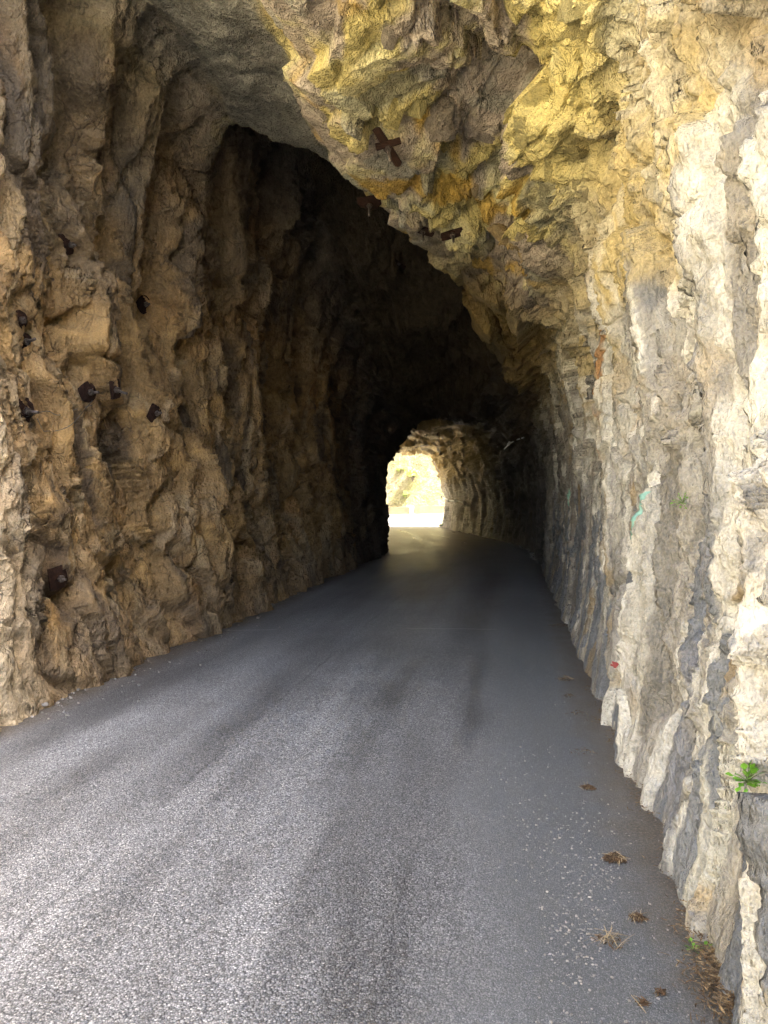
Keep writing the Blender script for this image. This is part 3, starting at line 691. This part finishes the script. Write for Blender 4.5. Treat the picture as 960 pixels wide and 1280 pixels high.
def chip(seed):
    r_ = random.Random(seed); bm = bmesh.new(); bmesh.ops.create_icosphere(bm, subdivisions=1, radius=1)
    for q in bm.verts: q.co *= r_.uniform(0.65, 1.15); q.co.z *= 0.62; q.co.y *= 0.8
    me = bpy.data.meshes.new('chip'); bm.to_mesh(me); bm.free(); return me
CH = [chip(i) for i in range(5)]
def gravel():
    tri_v, tri_f = [], []
    def put(loc, s_):
        me = random.choice(CH); a = random.uniform(0, 6.283); ca, sa = math.cos(a), math.sin(a); i0 = len(tri_v)
        for q in me.vertices: tri_v.append((loc.x + s_ * (q.co.x * ca - q.co.y * sa), loc.y + s_ * (q.co.x * sa + q.co.y * ca), loc.z + s_ * (q.co.z + 0.35)))
        for pg in me.polygons: tri_f.append(tuple(i0 + i for i in pg.vertices))
    zones = [(712, 1065, 30, 40, 110), (755, 1100, 20, 18, 30), (725, 1150, 26, 45, 90), (640, 1000, 18, 40, 50), (722, 1195, 22, 30, 40), (780, 1130, 70, 120, 90), (690, 1000, 40, 90, 80)]
    for cxp, cyp, sx, sy, cnt in zones:
        for i in range(int(cnt * 1.6)):
            l, _, nm = ray(random.gauss(cxp, sx), min(1278, random.gauss(cyp, sy)))
            if nm == 'road': put(l, random.choice((0.0022, 0.003, 0.004, 0.005, 0.007)))
    for i in range(260):
        py = random.uniform(712, 900); fx = -10
        lo, hi = 600, -20
        for _ in range(13):
            m = (lo + hi) / 2
            if ray(m, py)[2] == 'road': lo = m
            else: hi = m
        l, _, nm = ray(lo + random.expovariate(1 / 22) + 1, py)
        if nm == 'road': put(l, random.choice((0.003, 0.004, 0.006, 0.008, 0.015)))
    for i in range(150):
        l, _, nm = ray(random.uniform(580, 680), random.uniform(668, 700))
        py = random.uniform(664, 700); l, _, nm = ray(foot(py, 520, 760) - abs(random.gauss(0, 3)), py)
        if nm == 'road': put(l, random.choice((0.02, 0.03, 0.045)))
    o = link('gravel', mesh_py('gravel', tri_v, tri_f), MAT_STONE); tag(o, 'small pale stone chips strewn along both road margins', 'gravel', kind='stuff')
gravel()
def stone(px, py, s_, label):
    l, _, nm = ray(px, py); o = link('stone', random.choice(CH).copy(), MAT_STONE); o.location = l + Vector((0, 0, s_ * 0.3)); o.scale = (s_, s_, s_)
    o.rotation_euler.z = random.uniform(0, 6); tag(o, label, 'stone', 'loose stones on the road')
stone(57, 882, 0.035, 'flat pale stone at the foot of the left wall, nearest the picture edge')
stone(98, 863, 0.022, 'small pale stone at the foot of the left wall, second from the picture edge')
stone(174, 857, 0.022, 'small white stone on the asphalt out from the left wall foot')
stone(340, 757, 0.045, 'pale stone by the left wall foot, farther one of the far pair')
stone(322, 773, 0.035, 'pale stone by the left wall foot, nearer one of the far pair')
stone(863, 1143, 0.016, 'white oval stone at the foot of the right wall above the green seedling')
stone(122, 1170, 0.008, 'tiny pale stone alone on the asphalt at lower left')
stone(701, 1161, 0.008, 'tiny white stone among the gravel left of the loose straws')

def leaf_mesh():
    v = [(0, 0, 0), (0.25, 0.16, 0.04), (0.55, 0.34, 0.06), (0.75, 0.20, 0.03), (1.0, 0, -0.06), (0.75, -0.20, 0.03), (0.55, -0.34, 0.06), (0.25, -0.16, 0.04), (0.5, 0, 0.0)]
    f = [(0, 1, 8), (1, 2, 8), (2, 3, 8), (3, 4, 8), (4, 5, 8), (5, 6, 8), (6, 7, 8), (7, 0, 8)]
    return mesh_py('leaf', v, f, True)
LEAF = leaf_mesh(); LEAF.materials.append(MAT_LEAF)
def weed(px, py, size, nl, label, out=0.5, name='weed', lf=0.5):
    loc, nr, _ = surf(px, py, 5); up_ = (nr * out + Vector((0, 0, 1 - out))).normalized()
    e = empty(name, loc + nr * (0.015 if out > 0.2 else -0.004)); tag(e, label, 'weed', 'small green weeds by the right wall')
    for i in range(nl):
        th = i * 2.399 + random.uniform(-0.3, 0.3); el = random.uniform(0.1, 1.15)
        a = up_.orthogonal().normalized(); b = up_.cross(a)
        d = (a * math.cos(th) + b * math.sin(th)) * math.cos(el) + up_ * math.sin(el); st = size * random.uniform(0.15, 0.75)
        v, f = tube([(0, 0, 0), d * st * 0.6 + up_ * 0.06 * size, d * st], size * 0.018, 4); stm = link('stem', mesh_py('stem', v, f), MAT_STEM, e)
        l_ = link('leaf', LEAF, None, e); l_.location = d * st; l_.rotation_mode = 'QUATERNION'
        l_.rotation_quaternion = (d * 0.8 + Vector((0, -0.3, -0.1))).to_track_quat('X', 'Z') @ Matrix.Rotation(random.uniform(-0.6, 0.6), 3, 'X').to_quaternion()
        sz = size * lf * random.uniform(0.7, 1.1); l_.scale = (sz, sz, sz)
weed(867, 1187, 0.050, 12, 'green seedling on the asphalt at the foot of the right wall, left one', 0.0)
weed(884, 1186, 0.038, 9, 'green seedling on the asphalt at the foot of the right wall, right one', 0.0)
weed(936, 978, 0.055, 44, 'bright green leafy tuft growing out of the right wall at the picture edge', 0.45, lf=0.5)
weed(907, 1010, 0.016, 5, 'tiny green sprout on the right wall below the leafy tuft', 0.6)
weed(856, 628, 0.07, 26, 'dark green fern tuft in an upright cleft of the right wall', 0.6, lf=0.3)
weed(553, 658, 0.28, 26, 'yellow green weed at the far mouth of the tunnel, foot of the right wall', 0.1)

# ------------------------------------------------------------------ beyond the far mouth
MAT_PAR = simple_mat('warm rubble parapet stone', (0.03, 0.019, 0.006), (0.065, 0.044, 0.017), 1.6, 0.9, 0, 0.05)
def parapet(p0, p1, h, label):
    d = Vector((p1[0] - p0[0], p1[1] - p0[1], 0)); L = d.length; d.normalize(); s_ = Vector((-d.y, d.x, 0)); nseg = 24
    v, f = [], []
    for i in range(nseg + 1):
        c = Vector((p0[0], p0[1], 0)) + d * (L * i / nseg); j = lambda a: random.uniform(-a, a)
        for off, zz in ((-0.22, -0.3), (-0.2 + j(.02), h * 0.55), (-0.2 + j(.03), h + j(.03)), (0.2 + j(.03), h + j(.03)), (0.2 + j(.02), h * 0.55), (0.22, -0.3)): v.append(tuple(c + s_ * off + Vector((0, 0, zz))))
    for i in range(nseg):
        for k in range(5): a = i * 6 + k; f.append((a, a + 6, a + 7, a + 1))
    f.append((0, 1, 2, 3, 4, 5)); f.append(tuple(range(nseg * 6 + 5, nseg * 6 - 1, -1)))
    o = link('stone_parapet', mesh_py('stone_parapet', v, f), MAT_PAR); tag(o, label, 'parapet', 'low stone parapets at the far bend')
parapet((-9.0, 55.0), (1.95, 62.9), 0.56, 'low ochre stone parapet left of the gap at the far bend')
parapet((2.34, 63.24), (14.0, 82.0), 0.62, 'low ochre stone parapet right of the gap at the far bend')
MAT_POST = simple_mat('pale stone post', (0.42, 0.40, 0.36), (0.55, 0.53, 0.48), 3, 0.9)
_p = MAT_PAR; MAT_PAR = MAT_POST; parapet((1.98, 62.9), (2.32, 63.2), 0.66, 'pale stone post in the gap between the two low parapets'); MAT_PAR = _p
po_ = [o for o in bpy.data.objects if o.get('label', '').startswith('pale stone post')][0]
po_.name = 'stone_post'; po_['category'] = 'post'; del po_['group']
MAT_SHRUB = simple_mat('yellow green shrub leaves', (0.09, 0.12, 0.015), (0.22, 0.24, 0.04), 1.2, 0.7)
MAT_TWIG = simple_mat('shrub wood', (0.06, 0.045, 0.03), (0.1, 0.08, 0.05), 5, 0.9)
def shrub(px, py, r_, label):
    bpy.context.view_layer.update()
    loc, nr, nm = ray(px, py)
    if loc is None or nm not in ('ground', 'hillside'): print('SHRUB MISS', px, py, nm); return
    e = empty('shrub', loc); tag(e, label, 'shrub', 'shrubs on the slope beyond the tunnel')
    v, f = [], []; lob = [(Vector((random.gauss(0, 0.45), random.gauss(0, 0.45), random.uniform(0.5, 1.3))) * r_, r_ * random.uniform(0.35, 0.6)) for _ in range(7)]
    for i in range(700):
        c, q = random.choice(lob); dv = Vector((random.gauss(0, 1), random.gauss(0, 1), random.gauss(0, 1))).normalized()
        o_ = c + dv * q * random.uniform(0.6, 1.1); a = Vector((random.gauss(0, 1), random.gauss(0, 1), random.gauss(0, 1))).normalized() * r_ * 0.10; b = a.orthogonal() * 0.6; i0 = len(v)
        v += [tuple(o_ - a), tuple(o_ + b), tuple(o_ + a), tuple(o_ - b)]; f.append((i0, i0 + 1, i0 + 2, i0 + 3))
    link('crown', mesh_py('crown', v, f), MAT_SHRUB, e)
    for c, q in lob[:4]:
        v, f = tube([(0, 0, -0.2), tuple(c * 0.5 + Vector((0.05, 0, 0))), tuple(c)], [0.07 * r_, 0.05 * r_, 0.02 * r_], 5); link('limb', mesh_py('limb', v, f), MAT_TWIG, e)
for a in [(516, 600, 0.9, 'yellow green shrub in the middle of the bright slope, largest'), (501, 590, 0.55, 'small shrub high on the bright slope at its left'),
          (508, 622, 0.5, 'small shrub just above the parapet on the bright slope')]: shrub(*a)

# ------------------------------------------------------------------ loose-edged blocks standing out of the roof and walls
def block_mesh(seed):
    r_ = random.Random(seed); bm = bmesh.new()
    for _ in range(13):
        d = Vector((r_.gauss(0, 1), r_.gauss(0, 1), r_.gauss(0, 1))).normalized(); bm.verts.new(Vector((d.x * r_.uniform(.8, 1.15), d.y * r_.uniform(.6, .9), d.z * r_.uniform(.45, .7))))
    h = bmesh.ops.convex_hull(bm, input=bm.verts)
    bmesh.ops.delete(bm, geom=[g for g in h['geom_interior'] if isinstance(g, bmesh.types.BMVert)], context='VERTS')
    bmesh.ops.subdivide_edges(bm, edges=list(bm.edges), cuts=1, use_grid_fill=True)
    for q in bm.verts: q.co *= r_.uniform(0.9, 1.08)
    me = bpy.data.meshes.new('rock_block'); bm.to_mesh(me); bm.free(); return me
MAT_BLOCK = {}
def block_mat(host):
    if host not in MAT_BLOCK:
        k = NT('broken face of ' + host.replace('_', ' ')); tc = k.n('TexCoord').outputs['Object']; oi = k.n('ObjectInfo').outputs['Random']; base = k.n('ObjectInfo').outputs['Color']
        n1_ = k.noise(tc, 4, 6, 0.65); n2_ = k.noise(tc, 16, 5, 0.7)
        c = k.mix(1.0, base, k.ramp(n1_, [(0.3, 0.65), (0.7, 1.25)]), 'MULTIPLY'); c = k.mix(1.0, c, k.ramp(oi, [(0.0, (0.85, 0.85, 0.86)), (1.0, (1.08, 1.07, 1.02))]), 'MULTIPLY')
        k.l(c, k.b.inputs['Base Color']); k.b.inputs['Roughness'].default_value = 0.8
        b = k.n('Bump', Strength=0.9, Distance=0.12); k.l(k.math('ADD', n1_, k.math('MULTIPLY', n2_, 0.5)), b.inputs['Height']); k.l(b.outputs[0], k.b.inputs['Normal'])
        MAT_BLOCK[host] = k.m
    return MAT_BLOCK[host]
def blocks():
    BM = [block_mesh(100 + i) for i in range(9)]; cache = {}; hosts = {'rock_roof': rock_roof, 'rock_wall_right': rock_right, 'rock_wall_left': rock_left}
    spots = [(random.uniform(440, 740), random.uniform(10, 330)) for _ in range(34)]
    out = []
    for px, py in spots:
        loc, nr, nm = surf(px, py, 8)
        if nm not in hosts: continue
        out.append((loc, nr, nm))
    for loc, nr, nm in out:
        i = random.randrange(9); ky = (nm, i)
        if ky not in cache:
            me = BM[i].copy(); me.materials.append(block_mat(nm)); cache[ky] = me
        o = link('rock_block', cache[ky], None, hosts[nm]); s_ = random.uniform(0.05, 0.15) * (1.25 if nm == 'rock_roof' else 0.8)
        o.rotation_mode = 'QUATERNION'; o.rotation_quaternion = nr.to_track_quat('Z', 'Y') @ Matrix.Rotation(random.uniform(0, 6.28), 3, 'Z').to_quaternion() @ Matrix.Rotation(random.uniform(-.35, .35), 3, 'X').to_quaternion()
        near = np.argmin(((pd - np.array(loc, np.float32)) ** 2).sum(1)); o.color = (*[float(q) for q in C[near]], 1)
        o.scale = (s_ * random.uniform(.8, 1.3), s_ * random.uniform(.8, 1.2), s_); o.location = loc - nr * s_ * 0.30
blocks()
